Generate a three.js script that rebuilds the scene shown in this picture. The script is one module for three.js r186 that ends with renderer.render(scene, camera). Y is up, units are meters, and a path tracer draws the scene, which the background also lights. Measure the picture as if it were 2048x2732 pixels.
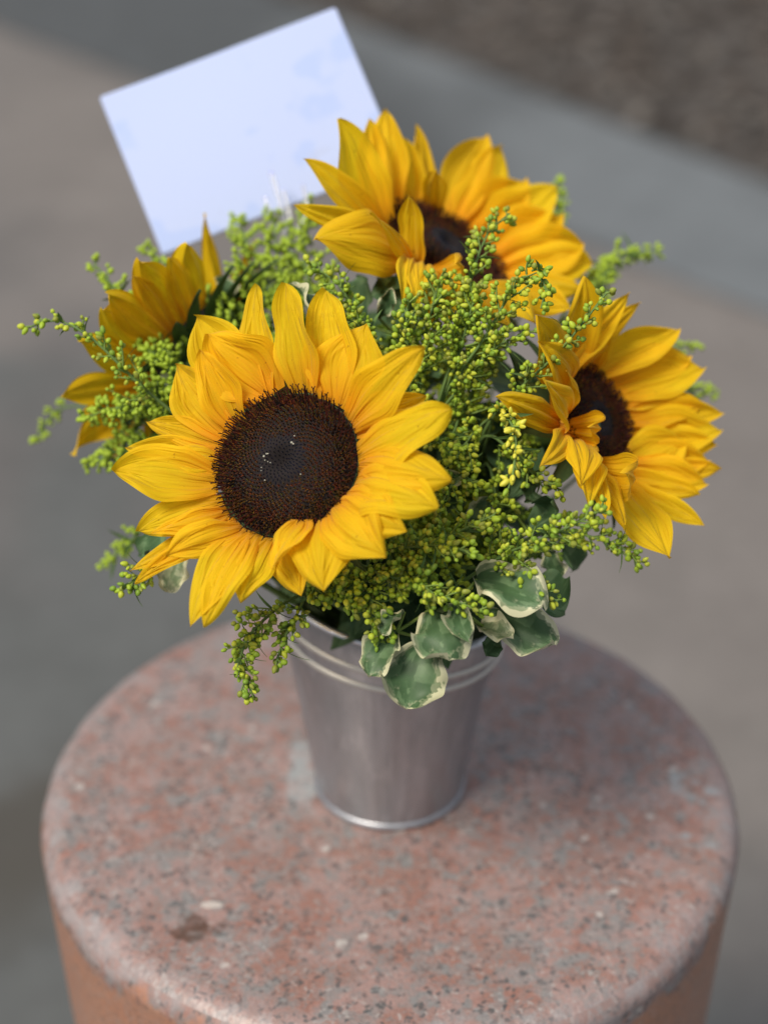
import * as THREE from 'three';
import { mergeGeometries } from 'three/addons/utils/BufferGeometryUtils.js';

// ---------- camera, sky, sun, exposure ----------
const scene = new THREE.Scene();
const camera = new THREE.PerspectiveCamera(32, 767 / 1024, 0.05, 120);
camera.position.set(-0.003, 1.3296, 0.6912);
camera.rotation.set(-31.4 * Math.PI / 180, 0, 0);
camera.focus = 0.708;
camera.userData.fStop = 3.7;
const renderer = new THREE.WebGLRenderer({ antialias: true });
renderer.setSize(767, 1024);
renderer.toneMapping = THREE.LinearToneMapping;
renderer.toneMappingExposure = 1.24;
renderer.shadowMap.enabled = true;
const SUN = new THREE.Vector3(-0.44, 0.84, 0.46).normalize();
{
  // an even overcast, a little brighter round the veiled sun and overhead
  const w = 256, h = 128, d = new Float32Array(w * h * 4), v = new THREE.Vector3();
  for (let j = 0; j < h; j++) for (let i = 0; i < w; i++) {
    const th = (j + 0.5) / h * Math.PI - Math.PI / 2, ph = ((i + 0.5) / w - 0.5) * 2 * Math.PI;
    v.set(Math.cos(th) * Math.cos(ph), Math.sin(th), Math.cos(th) * Math.sin(ph));
    const up = Math.max(v.y, 0), g = Math.pow(Math.max(v.dot(SUN), 0), 3);
    const l = 0.62 + 0.42 * up + 0.75 * g, k = (j * w + i) * 4;
    d[k] = l * 0.93; d[k + 1] = l * 0.985; d[k + 2] = l * 1.10; d[k + 3] = 1;
  }
  const t = new THREE.DataTexture(d, w, h, THREE.RGBAFormat, THREE.FloatType);
  t.mapping = THREE.EquirectangularReflectionMapping; t.magFilter = THREE.LinearFilter; t.minFilter = THREE.LinearFilter; t.needsUpdate = true;
  scene.background = t; scene.environment = t;
  scene.backgroundIntensity = 0.40; scene.environmentIntensity = 0.40;
}
const sun = new THREE.DirectionalLight(0xfff3e2, 3.0);
sun.position.copy(SUN).multiplyScalar(6).add(new THREE.Vector3(0, 0.8, 0));
sun.target.position.set(0, 0.8, 0);
sun.castShadow = true; sun.shadow.radius = 40; sun.shadow.mapSize.set(2048, 2048);
Object.assign(sun.shadow.camera, { left: -1, right: 1, top: 1, bottom: -1, near: 0.5, far: 14 });
sun.shadow.bias = -0.0005;
scene.add(sun, sun.target);

// ---------- helpers ----------
let seed = 1;
const rnd = () => { seed |= 0; seed = seed + 0x6D2B79F5 | 0; let t = Math.imul(seed ^ seed >>> 15, 1 | seed); t = t + Math.imul(t ^ t >>> 7, 61 | t) ^ t; return ((t ^ t >>> 14) >>> 0) / 4294967296; };
const rs = (a) => (rnd() * 2 - 1) * a;
const V = (x, y, z) => new THREE.Vector3(x, y, z);
const clamp = (x, a = 0, b = 1) => Math.min(b, Math.max(a, x));
const smooth = (a, b, x) => { const t = clamp((x - a) / (b - a)); return t * t * (3 - 2 * t); };
const mix = (a, b, t) => a + (b - a) * t;
const hash = (x, y, s = 0) => { let h = Math.imul(x | 0, 374761393) + Math.imul(y | 0, 668265263) + Math.imul(s | 0, 1274126177); h = Math.imul(h ^ h >>> 13, 1274126177); return ((h ^ h >>> 16) >>> 0) / 4294967296; };
function noise(x, y, s = 0) {
  const xi = Math.floor(x), yi = Math.floor(y); let fx = x - xi, fy = y - yi;
  fx = fx * fx * (3 - 2 * fx); fy = fy * fy * (3 - 2 * fy);
  return mix(mix(hash(xi, yi, s), hash(xi + 1, yi, s), fx), mix(hash(xi, yi + 1, s), hash(xi + 1, yi + 1, s), fx), fy);
}
const fbm = (x, y, s = 0, o = 4) => { let a = 0, w = 0.5, t = 0; for (let i = 0; i < o; i++) { a += w * noise(x, y, s + i * 17); t += w; w *= 0.55; x *= 2.03; y *= 2.03; } return a / t; };
// grains: the nearest of jittered points, its id and the distance to it
function cell(x, y, s) {
  const xi = Math.floor(x), yi = Math.floor(y); let b = 9, id = 0, b2 = 9;
  for (let j = -1; j < 2; j++) for (let i = -1; i < 2; i++) {
    const px = xi + i + hash(xi + i, yi + j, s), py = yi + j + hash(xi + i, yi + j, s + 1), d = (px - x) ** 2 + (py - y) ** 2;
    if (d < b) { b2 = b; b = d; id = hash(xi + i, yi + j, s + 2); } else if (d < b2) b2 = d;
  }
  return [id, Math.sqrt(b), Math.sqrt(b2) - Math.sqrt(b)];
}
function texture(w, h, fn, srgb = true, repeat = false) {
  const d = new Uint8Array(w * h * 4), c = [0, 0, 0, 1];
  for (let j = 0; j < h; j++) for (let i = 0; i < w; i++) {
    c[3] = 1; fn((i + 0.5) / w, (j + 0.5) / h, c);
    const k = (j * w + i) * 4;
    for (let q = 0; q < 3; q++) { const v = clamp(c[q]); d[k + q] = 255 * (srgb ? (v < 0.0031308 ? v * 12.92 : 1.055 * Math.pow(v, 1 / 2.4) - 0.055) : v) + 0.5; }
    d[k + 3] = 255 * clamp(c[3]);
  }
  const t = new THREE.DataTexture(d, w, h, THREE.RGBAFormat);
  if (srgb) t.colorSpace = THREE.SRGBColorSpace;
  t.magFilter = THREE.LinearFilter; t.minFilter = THREE.LinearMipmapLinearFilter; t.generateMipmaps = true;
  if (repeat) t.wrapS = t.wrapT = THREE.RepeatWrapping;
  t.needsUpdate = true;
  return t;
}
const lin = (r, g, b) => new THREE.Color().setRGB(r, g, b);
const used = {};
function numbered(n) { if (!(n in used)) { used[n] = 0; return n; } return n + '_' + String(++used[n]).padStart(3, '0'); }
function mesh(name, geo, mat, parent) { const m = new THREE.Mesh(geo, mat); m.name = parent ? name : numbered(name); m.castShadow = m.receiveShadow = true; (parent || scene).add(m); return m; }
function thing(name, label, category, pos = [0, 0, 0], group) {
  const o = new THREE.Group(); o.name = numbered(name); o.position.set(...pos); o.userData = { label, category }; if (group) o.userData.group = group; scene.add(o); return o;
}
function struct(name, geo, mat, label) { const m = mesh(name, geo, mat); m.userData = { label, kind: 'structure' }; return m; }
// grid surface from a function of (u, v)
function sheet(nu, nv, fn) {
  const p = [], uv = [], ix = [], q = V(0, 0, 0);
  for (let j = 0; j <= nv; j++) for (let i = 0; i <= nu; i++) { fn(i / nu, j / nv, q); p.push(q.x, q.y, q.z); uv.push(i / nu, j / nv); }
  for (let j = 0; j < nv; j++) for (let i = 0; i < nu; i++) { const a = j * (nu + 1) + i, b = a + nu + 1; ix.push(a, a + 1, b + 1, a, b + 1, b); }
  const g = new THREE.BufferGeometry();
  g.setAttribute('position', new THREE.Float32BufferAttribute(p, 3)); g.setAttribute('uv', new THREE.Float32BufferAttribute(uv, 2)); g.setIndex(ix); g.computeVertexNormals();
  return g;
}
// tapered tube along points
function stalk(pts, r0, r1, sides = 5, seg = 10) {
  const curve = new THREE.CatmullRomCurve3(pts), fr = curve.computeFrenetFrames(seg, false), p = [], ix = [], uv = [];
  for (let j = 0; j <= seg; j++) {
    const c = curve.getPointAt(j / seg), r = mix(r0, r1, j / seg);
    for (let i = 0; i < sides; i++) { const a = i / sides * 2 * Math.PI, q = c.clone().addScaledVector(fr.normals[j], Math.cos(a) * r).addScaledVector(fr.binormals[j], Math.sin(a) * r); p.push(q.x, q.y, q.z); uv.push(i / sides, j / seg); }
  }
  for (let j = 0; j < seg; j++) for (let i = 0; i < sides; i++) { const a = j * sides + i, b = j * sides + (i + 1) % sides; ix.push(a, b, b + sides, a, b + sides, a + sides); }
  const g = new THREE.BufferGeometry();
  g.setAttribute('position', new THREE.Float32BufferAttribute(p, 3)); g.setAttribute('uv', new THREE.Float32BufferAttribute(uv, 2)); g.setIndex(ix); g.computeVertexNormals();
  return g;
}

// ---------- ground ----------
const A0 = V(-1.013, 0, -4.004), A1 = V(0.688, 0, -2.265), dA = A1.clone().sub(A0).normalize(), nA = V(dA.z, 0, -dA.x);   // nA points away from the camera
const B0 = V(-0.002, 0, -3.796), B1 = V(0.780, 0, -2.768), dB = B1.clone().sub(B0).normalize(), nB = V(dB.z, 0, -dB.x);
function strip(o, d, n, s0, s1, w0, w1, y, thick) {
  const P = (s, w) => o.clone().addScaledVector(d, s).addScaledVector(n, w);
  const c = [P(s0, w0), P(s1, w0), P(s1, w1), P(s0, w1)], s = new THREE.Shape(c.map((q) => new THREE.Vector2(q.x, -q.z)));
  const g = thick ? new THREE.ExtrudeGeometry(s, { depth: thick, bevelEnabled: true, bevelSize: 0.008, bevelThickness: 0.008, bevelSegments: 2 }) : new THREE.ShapeGeometry(s);
  g.rotateX(-Math.PI / 2); g.translate(0, y, 0);
  return g;
}
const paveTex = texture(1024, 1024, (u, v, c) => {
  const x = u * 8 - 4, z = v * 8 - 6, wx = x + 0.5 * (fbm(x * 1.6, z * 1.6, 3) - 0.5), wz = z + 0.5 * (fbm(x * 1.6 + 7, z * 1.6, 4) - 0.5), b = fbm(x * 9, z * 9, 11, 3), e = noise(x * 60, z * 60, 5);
  const k = 0.80 + 0.26 * b + 0.18 * (e - 0.5), green = smooth(0.50, 0.60, fbm(x * 0.9 + 18.3333, z * 0.9 + 10, 30, 4)), tan = smooth(0.42, 0.58, fbm(x * 0.8 + 10.3333, z * 0.8 + 6, 52, 4));  // noise offsets chosen so tan lies mostly right, grey mostly left
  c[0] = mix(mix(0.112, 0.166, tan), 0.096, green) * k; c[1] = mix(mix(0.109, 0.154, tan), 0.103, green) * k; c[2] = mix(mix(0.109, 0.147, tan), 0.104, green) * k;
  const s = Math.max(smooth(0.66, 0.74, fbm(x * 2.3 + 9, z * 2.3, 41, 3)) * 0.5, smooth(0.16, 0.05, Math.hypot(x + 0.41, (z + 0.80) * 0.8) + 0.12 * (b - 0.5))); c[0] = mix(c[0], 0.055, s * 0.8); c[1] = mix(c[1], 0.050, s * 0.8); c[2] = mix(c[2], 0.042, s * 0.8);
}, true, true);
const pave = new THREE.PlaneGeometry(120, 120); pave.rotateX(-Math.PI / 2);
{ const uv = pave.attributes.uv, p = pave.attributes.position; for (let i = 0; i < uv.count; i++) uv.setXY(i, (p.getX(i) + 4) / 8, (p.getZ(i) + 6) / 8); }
struct('pavement', pave, new THREE.MeshStandardMaterial({ map: paveTex, roughness: 0.92 }), 'tan and grey concrete pavement around the stone bollard');
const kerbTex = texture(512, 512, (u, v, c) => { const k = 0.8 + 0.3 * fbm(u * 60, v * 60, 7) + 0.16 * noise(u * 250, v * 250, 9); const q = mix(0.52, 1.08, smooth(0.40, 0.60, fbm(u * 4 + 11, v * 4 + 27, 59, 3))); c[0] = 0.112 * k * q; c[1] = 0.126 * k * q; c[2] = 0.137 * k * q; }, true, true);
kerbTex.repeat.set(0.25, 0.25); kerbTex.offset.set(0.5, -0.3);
const bandGeo = (() => {   // the grey band lies between the two lines
  const far = (o, d, s) => o.clone().addScaledVector(d, s), c = [far(A0, dA, -6), far(A1, dA, 5), far(B1, dB, 4.6), far(B0, dB, -6)];
  const g = new THREE.ShapeGeometry(new THREE.Shape(c.map((q) => new THREE.Vector2(q.x, -q.z))));
  g.rotateX(-Math.PI / 2); g.translate(0, 0.005, 0); return g;
})();
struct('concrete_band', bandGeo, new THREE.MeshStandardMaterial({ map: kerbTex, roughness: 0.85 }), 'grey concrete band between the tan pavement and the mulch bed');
const mulchTex = texture(512, 512, (u, v, c) => { const a = fbm(u * 14, v * 14, 31), k = 0.5 + 0.9 * a; c[0] = 0.060 * k; c[1] = 0.054 * k; c[2] = 0.050 * k; }, true, true);
{
  const bed = strip(B0, dB, nB, -8, 9, 0, 9, 0.010, 0);
  const m = struct('mulch_bed', bed, new THREE.MeshStandardMaterial({ map: mulchTex, roughness: 1 }), 'dark brown mulch bed beyond the grey concrete band');
  m.material.map.repeat.set(1, 1);
  // loose bark and pebbles lying on the bed
  const chip = new THREE.BoxGeometry(0.05, 0.012, 0.02), peb = new THREE.IcosahedronGeometry(0.016, 1); peb.scale(1.2, 0.6, 1);
  seed = 77;
  for (const [nm, g, n, lb] of [['bark_chip', chip, 2600, 'loose brown bark chips scattered over the mulch bed'], ['pebble', peb, 900, 'pale pebbles scattered among the bark of the mulch bed']]) {
    const im = new THREE.InstancedMesh(g, new THREE.MeshStandardMaterial({ roughness: 0.95 }), n), o = new THREE.Object3D();
    for (let i = 0; i < n; i++) {
      o.position.copy(B0).addScaledVector(dB, -1.6 + rnd() * 4.2).addScaledVector(nB, 0.02 + 2.6 * rnd()); o.position.y = 0.014 + rnd() * 0.012;
      o.rotation.set(rs(0.5), rnd() * 6.28, rs(0.5)); o.scale.setScalar(0.5 + rnd() * 0.9); o.updateMatrix(); im.setMatrixAt(i, o.matrix);
      const t = rnd(); im.setColorAt(i, nm === 'pebble' ? lin(0.09 + 0.08 * t, 0.085 + 0.075 * t, 0.08 + 0.07 * t) : lin(0.035 + 0.07 * t, 0.031 + 0.055 * t, 0.028 + 0.045 * t));
    }
    im.name = numbered(nm); im.userData = { label: lb, kind: 'stuff' }; im.castShadow = im.receiveShadow = true; scene.add(im);
  }
}

// ---------- the stone bollard ----------
const TOP = 0.75, R = 0.173, RF = 0.014;
function stone(x, y, c, worn, orange) {
  // x, y in metres over the surface; worn 0..1: pale rubbed zone
  const wx = x + 0.0035 * (fbm(x * 300, y * 300, 91, 2) - 0.5), wy = y + 0.0035 * (fbm(x * 300, y * 300, 92, 2) - 0.5);
  const g = cell(wx * 460, wy * 460, 1), h = cell(wx * 150, wy * 150, 5), a = fbm(x * 40, y * 40, 21, 4), b = fbm(x * 150, y * 150, 25, 4), f = noise(x * 1500, y * 1500, 33);
  let r = mix(0.292, 0.250, a), gr = mix(0.138, 0.158, a), bl = mix(0.107, 0.134, a);
  const pinkish = smooth(0.40, 0.64, fbm(x * 85 + 7, y * 85, 47, 4)) * 0.7;
  r = mix(r, 0.33, pinkish); gr = mix(gr, 0.232, pinkish); bl = mix(bl, 0.218, pinkish);
  const grey = smooth(0.48, 0.70, b) * 0.65 + smooth(0.50, 0.66, fbm(x * 210, y * 210, 27, 3)) * 0.3; r = mix(r, 0.215, grey); gr = mix(gr, 0.212, grey); bl = mix(bl, 0.212, grey);
  const vein = smooth(0.05, 0.0, Math.abs(fbm(x * 70, y * 70, 61, 4) - 0.5)) * smooth(0.45, 0.6, fbm(x * 30, y * 30, 66, 2)); r = mix(r, 0.21, vein * 0.65); gr = mix(gr, 0.205, vein * 0.65); bl = mix(bl, 0.20, vein * 0.65);
  const line = fbm(wx * 150, wy * 150, 63, 3), crack = smooth(0.028, 0.006, Math.abs(line - 0.5)) * smooth(0.44, 0.56, fbm(x * 45 + 3, y * 45, 68, 3)), dk = noise(x * 70, y * 70, 69) < 0.6 ? 0.10 : 0.30; r = mix(r, dk, crack * 0.6); gr = mix(gr, dk * 1.04, crack * 0.6); bl = mix(bl, dk * 1.05, crack * 0.6);
  const rim = smooth(0.0, 0.35, g[2]), near = 0.6 + 0.4 * smooth(0.40, 0.62, fbm(x * 34, y * 34, 29, 3));
  if (g[0] > 0.84) { const k = rim * 0.8 * near; r = mix(r, 0.06, k); gr = mix(gr, 0.07, k); bl = mix(bl, 0.075, k); }
  else if (g[0] < 0.08) { const k = rim * 0.65 * near; r = mix(r, 0.36, k); gr = mix(gr, 0.34, k); bl = mix(bl, 0.33, k); }
  else if (g[0] < 0.34) { const k = rim * 0.4; r = mix(r, 0.20, k); gr = mix(gr, 0.20, k); bl = mix(bl, 0.205, k); }
  if (h[0] > 0.991) { const k = smooth(0.40, 0.15, h[1]) * 0.8; r = mix(r, 0.46, k); gr = mix(gr, 0.43, k); bl = mix(bl, 0.41, k); }
  else if (h[0] < 0.03) { const k = smooth(0.40, 0.15, h[1]) * 0.7; r = mix(r, 0.07, k); gr = mix(gr, 0.08, k); bl = mix(bl, 0.085, k); }
  if (orange > 0) { const o = orange * (1 - 0.35 * (g[0] < 0.3 || g[0] > 0.86 ? rim : 0)); r = mix(r, 0.42, o * 0.9); gr = mix(gr, 0.205, o * 0.9); bl = mix(bl, 0.125, o * 0.9); }
  if (worn > 0) { const k = worn * (0.55 + 0.45 * smooth(0.35, 0.6, b)); r = mix(r, 0.35, k); gr = mix(gr, 0.305, k); bl = mix(bl, 0.31, k); }
  const n = 0.86 + 0.28 * f; c[0] = r * n; c[1] = gr * n; c[2] = bl * n;
}
const blot = (x, y, cx, cy, rx, ry, s) => smooth(1.15, 0.65, Math.hypot((x - cx) / rx, (y - cy) / ry) + 1.5 * (fbm(x * 160, y * 160, s, 3) - 0.5));
const topTex = texture(1152, 1152, (u, v, c) => {
  const x = (u - 0.5) * 0.40, y = (0.5 - v) * 0.40, d = Math.hypot(x, y);
  const edge = smooth(0.156, 0.172, d + 0.022 * (fbm(x * 40, y * 40, 71, 3) - 0.5));
  stone(x, y, c, 0.55 * edge, 0);
  let k = blot(x, y, -0.0885, 0.1022, 0.012, 0.009, 81) * (0.45 + 0.55 * noise(x * 420, y * 420, 82)); c[0] = mix(c[0], 0.085, k); c[1] = mix(c[1], 0.045, k); c[2] = mix(c[2], 0.030, k);      // brown stain
  k = blot(x, y, -0.082, 0.087, 0.0046, 0.0022, 83) * 0.7; c[0] = mix(c[0], 0.58, k); c[1] = mix(c[1], 0.53, k); c[2] = mix(c[2], 0.49, k);       // pale dropping beside it
  k = Math.max(blot(x, y, -0.041, 0.004, 0.011, 0.016, 85), blot(x, y, -0.045, -0.018, 0.006, 0.012, 86)) * (0.30 + 0.45 * fbm(x * 140, y * 140, 89, 3)); c[0] = mix(c[0], 0.36, k); c[1] = mix(c[1], 0.41, k); c[2] = mix(c[2], 0.43, k);      // pale bluish mark by the bucket
  for (const [px, py, pr, s] of [[0.150, 0.004, 0.012, 1], [0.128, 0.018, 0.008, 2], [0.150, 0.040, 0.013, 3]]) { k = blot(x, y, px, py, pr, pr, 87 + s) * 0.55 * smooth(0.50, 0.62, fbm(x * 170, y * 170, 88, 3)); c[0] = mix(c[0], 0.30, k); c[1] = mix(c[1], 0.36, k); c[2] = mix(c[2], 0.39, k); }
});
const sideTex = texture(1536, 320, (u, v, c) => {
  const x = u * 2 * Math.PI * R, y = (1 - v) * 0.28, q = y + 0.030 * (fbm(x * 38, y * 38, 73, 4) - 0.5) + 0.012 * (fbm(x * 120, y * 120, 74, 3) - 0.5);
  const o = smooth(0.013, 0.020, q);
  stone(x + 3, y, c, 0.6 * smooth(0.016, 0.006, q), o * (0.75 + 0.25 * fbm(x * 60, y * 20, 75, 3)));
});
const stoneBump = texture(1024, 1024, (u, v, c) => { const g = cell(u * 110, v * 110, 3); c[0] = c[1] = c[2] = clamp(0.72 - (g[0] > 0.88 ? 0.35 * smooth(0, 0.2, g[2]) : 0) + 0.5 * (noise(u * 330, v * 330, 4) - 0.5) + 0.3 * (fbm(u * 30, v * 30, 6, 3) - 0.5)); }, false);
{
  const b = thing('granite_bollard', 'round pink granite bollard with a worn rounded edge, carrying the flower bucket', 'bollard', [0, 0, 0]);
  const prof = [new THREE.Vector2(0.0001, 0)];
  for (let i = 1; i <= 24; i++) prof.push(new THREE.Vector2((R - RF) * i / 24, 0));
  for (let i = 1; i <= 6; i++) { const a = i / 12 * Math.PI / 2; prof.push(new THREE.Vector2(R - RF + RF * Math.sin(a), -RF * (1 - Math.cos(a)))); }
  const lump = (g) => { const p = g.attributes.position; for (let i = 0; i < p.count; i++) { const x = p.getX(i), z = p.getZ(i), y = p.getY(i), r = Math.hypot(x, z), k = smooth(0.12, 0.16, r), n = (fbm(x * 60 + 5, z * 60 + y * 60, 51, 3) - 0.5) * 0.0012 * k; p.setXYZ(i, x * (1 + n / R), y + n * 0.7, z * (1 + n / R)); } g.computeVertexNormals(); return g; };
  const cap = new THREE.LatheGeometry(prof.reverse(), 160);
  const p = cap.attributes.position, uv = cap.attributes.uv;
  for (let i = 0; i < p.count; i++) uv.setXY(i, 0.5 + p.getX(i) / 0.40, 0.5 - p.getZ(i) / 0.40);
  const capM = mesh('top', lump(cap), new THREE.MeshPhysicalMaterial({ map: topTex, bumpMap: stoneBump, bumpScale: 0.0004, roughness: 0.42, clearcoat: 0.2, clearcoatRoughness: 0.35 }), b);
  capM.position.y = TOP;
  const sp = [];
  for (let i = 6; i <= 12; i++) { const a = i / 12 * Math.PI / 2; sp.push(new THREE.Vector2(R - RF + RF * Math.sin(a), -RF * (1 - Math.cos(a)))); }
  for (const y of [-0.05, -0.1, -0.2, -0.4, -0.745]) sp.push(new THREE.Vector2(R - (-y - RF) * 0.05, y));
  const side = new THREE.LatheGeometry(sp.reverse(), 160), q = side.attributes.position, su = side.attributes.uv;
  for (let i = 0; i < q.count; i++) su.setY(i, 1 + q.getY(i) / 0.28);
  sideTex.wrapT = THREE.MirroredRepeatWrapping; sideTex.wrapS = THREE.RepeatWrapping;
  const s = mesh('shaft', lump(side), new THREE.MeshPhysicalMaterial({ map: sideTex, roughness: 0.45, clearcoat: 0.2, clearcoatRoughness: 0.4 }), b); s.userData.label = 'orange side of the bollard below its pale ragged edge';
  s.position.y = TOP;
}

// ---------- the metal bucket ----------
const lean = (g) => { const p = g.attributes.position; for (let i = 0; i < p.count; i++) { const x = p.getX(i), y = p.getY(i), k = smooth(0.055, 0.118, y); p.setXYZ(i, x * (1 + 0.06 * k) + 0.001 * k, y - 0.20 * x * k, p.getZ(i) * (1 + 0.03 * k)); } g.computeVertexNormals(); return g; };
{
  const b = thing('metal_bucket', 'small grey metal bucket holding the flowers on the granite top', 'bucket', [0, TOP, 0]);
  const zincTex = texture(1024, 512, (u, v, c) => {
    const a = fbm(u * 24, v * 7, 101, 4), s = fbm(u * 120, v * 9, 103, 3), f = noise(u * 400, v * 200, 104), k = 0.80 + 0.28 * (a - 0.5) + 0.22 * (s - 0.5) + 0.07 * (f - 0.5), w = smooth(0.60, 0.72, fbm(u * 40, v * 16, 107, 3)) * 0.25;
    c[0] = mix(0.49 * k, 0.60, w); c[1] = mix(0.51 * k, 0.61, w); c[2] = mix(0.55 * k, 0.64, w);
  }, true, true);
  const zincRough = texture(512, 256, (u, v, c) => { c[0] = c[1] = c[2] = 0.40 + 0.3 * (fbm(u * 40, v * 12, 109, 4) - 0.5); }, false, true);
  const zinc = new THREE.MeshStandardMaterial({ map: zincTex, roughnessMap: zincRough, roughness: 1, metalness: 0.78, side: THREE.DoubleSide });
  const rimM = new THREE.MeshStandardMaterial({ color: lin(0.62, 0.64, 0.67), roughness: 0.3, metalness: 0.85 });
  const ribM = new THREE.MeshStandardMaterial({ color: lin(0.62, 0.60, 0.55), roughness: 0.42, metalness: 0.45 });
  const rad = (y) => y < 0.092 ? mix(0.0362, 0.0497, y / 0.092) : mix(0.0497, 0.0525, smooth(0.092, 0.12, y));
  const pr = [new THREE.Vector2(0.0001, 0.004), new THREE.Vector2(0.0355, 0.004)];
  for (let i = 0; i <= 30; i++) pr.push(new THREE.Vector2(rad(0.12 * i / 30), 0.001 + 0.119 * i / 30));
  for (let i = 30; i >= 2; i--) pr.push(new THREE.Vector2(rad(0.12 * i / 30) - 0.0009, 0.001 + 0.119 * i / 30));
  mesh('wall', lean(new THREE.LatheGeometry(pr, 96)), zinc, b);
  const ring = (y, r, t, m, name) => { const g = new THREE.TorusGeometry(r, t, 10, 96); g.rotateX(Math.PI / 2); g.translate(0, y, 0); return mesh(name, lean(g), m, b); };
  ring(0.1203, rad(0.12) + 0.0004, 0.0017, rimM, 'rim');
  ring(0.1035, rad(0.1035) - 0.0006, 0.0017, ribM, 'rib'); ring(0.0945, rad(0.0945) - 0.0006, 0.0017, ribM, 'rib');
  ring(0.0022, 0.0356, 0.0022, zinc, 'base_ring');
  const soil = new THREE.CylinderGeometry(0.0505, 0.0495, 0.01, 48); soil.translate(0, 0.098, 0);
  mesh('moss_filling', lean(soil), new THREE.MeshStandardMaterial({ color: lin(0.075, 0.11, 0.045), roughness: 1 }), b);
}

// ---------- envelope and card pick ----------
{
  const tl = V(-0.1404, 1.0485, -0.1564), ex = V(0.1130, 0.0343, -0.0303).normalize(), ey = V(-0.0308, 0.0599, -0.0506), W = 0.1221, H = 0.0845;
  ey.addScaledVector(ex, -ey.dot(ex)).normalize(); const ez = ex.clone().cross(ey).normalize();
  const o = thing('envelope', 'blank white paper envelope tilted behind the flowers at the upper left', 'envelope');
  o.quaternion.setFromRotationMatrix(new THREE.Matrix4().makeBasis(ex, ey, ez)); o.position.copy(tl).addScaledVector(ey, -H);
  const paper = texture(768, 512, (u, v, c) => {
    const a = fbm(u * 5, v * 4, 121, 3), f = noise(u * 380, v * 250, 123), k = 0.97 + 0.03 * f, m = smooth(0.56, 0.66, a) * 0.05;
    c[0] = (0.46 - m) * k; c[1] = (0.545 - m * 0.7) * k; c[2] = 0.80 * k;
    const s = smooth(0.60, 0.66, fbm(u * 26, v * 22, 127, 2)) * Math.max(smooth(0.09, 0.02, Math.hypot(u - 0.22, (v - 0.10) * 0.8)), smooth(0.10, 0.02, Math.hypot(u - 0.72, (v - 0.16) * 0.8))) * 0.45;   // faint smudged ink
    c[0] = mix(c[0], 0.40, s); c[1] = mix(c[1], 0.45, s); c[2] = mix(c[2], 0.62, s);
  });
  const pm = new THREE.MeshStandardMaterial({ map: paper, roughness: 0.85, side: THREE.DoubleSide });
  const bow = (u, v) => 0.0012 * Math.sin(u * 3.14) * Math.sin(v * 3.14) + 0.0007 * Math.sin(u * 5 + v * 3);
  mesh('front_panel', sheet(30, 22, (u, v, q) => q.set(u * W, v * H, 0.0008 + bow(u, v))), pm, o);
  mesh('back_panel', sheet(30, 22, (u, v, q) => q.set(u * W, v * H, -0.0010 + bow(u, v))), pm, o);
  const flap = new THREE.Shape([[0.002, H], [W - 0.002, H], [W * 0.58, H * 0.42], [W * 0.5, H * 0.39], [W * 0.42, H * 0.42]].map((q) => new THREE.Vector2(...q)));
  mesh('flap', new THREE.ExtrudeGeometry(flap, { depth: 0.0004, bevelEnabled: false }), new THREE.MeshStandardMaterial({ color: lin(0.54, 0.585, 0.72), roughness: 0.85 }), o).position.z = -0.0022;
  const fold = (pts) => mesh('folded_edge', stalk(pts, 0.0009, 0.0009, 6, 12), pm.clone(), o);
  const e = (u, v) => V(u * W, v * H, -0.0001 + bow(u, v));
  fold([e(0, 0), e(0, 0.33), e(0, 0.66), e(0, 1)]); fold([e(0, 1), e(0.33, 1), e(0.66, 1), e(1, 1)]); fold([e(1, 0), e(1, 0.33), e(1, 0.66), e(1, 1)]); fold([e(0, 0), e(0.33, 0), e(0.66, 0), e(1, 0)]);
  const pk = thing('card_pick', 'clear plastic card pick standing in front of the envelope', 'card pick', [-0.040, 1.0, -0.082]);
  const clear = new THREE.MeshPhysicalMaterial({ color: 0xf4f6fa, transmission: 0.7, roughness: 0.12, ior: 1.45, thickness: 0.002, attenuationColor: new THREE.Color(0.9, 0.93, 1), attenuationDistance: 0.05 });
  mesh('shaft', stalk([V(0.006, -0.075, 0.06), V(-0.004, -0.01, 0.01), V(-0.0105, 0.012, -0.017), V(-0.0165, 0.0255, -0.034)], 0.0017, 0.0012, 8, 16), clear, pk);
  for (const k of [-1, 0, 1]) mesh('prong', stalk([V(-0.007, 0.004, -0.006), V(-0.007 + k * 0.008, 0.012 + 0.002 * k, -0.012), V(-0.010 + k * 0.009, 0.022 + 0.003 * k, -0.020)], 0.0011, 0.0008, 6, 8), clear, pk);
}

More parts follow.
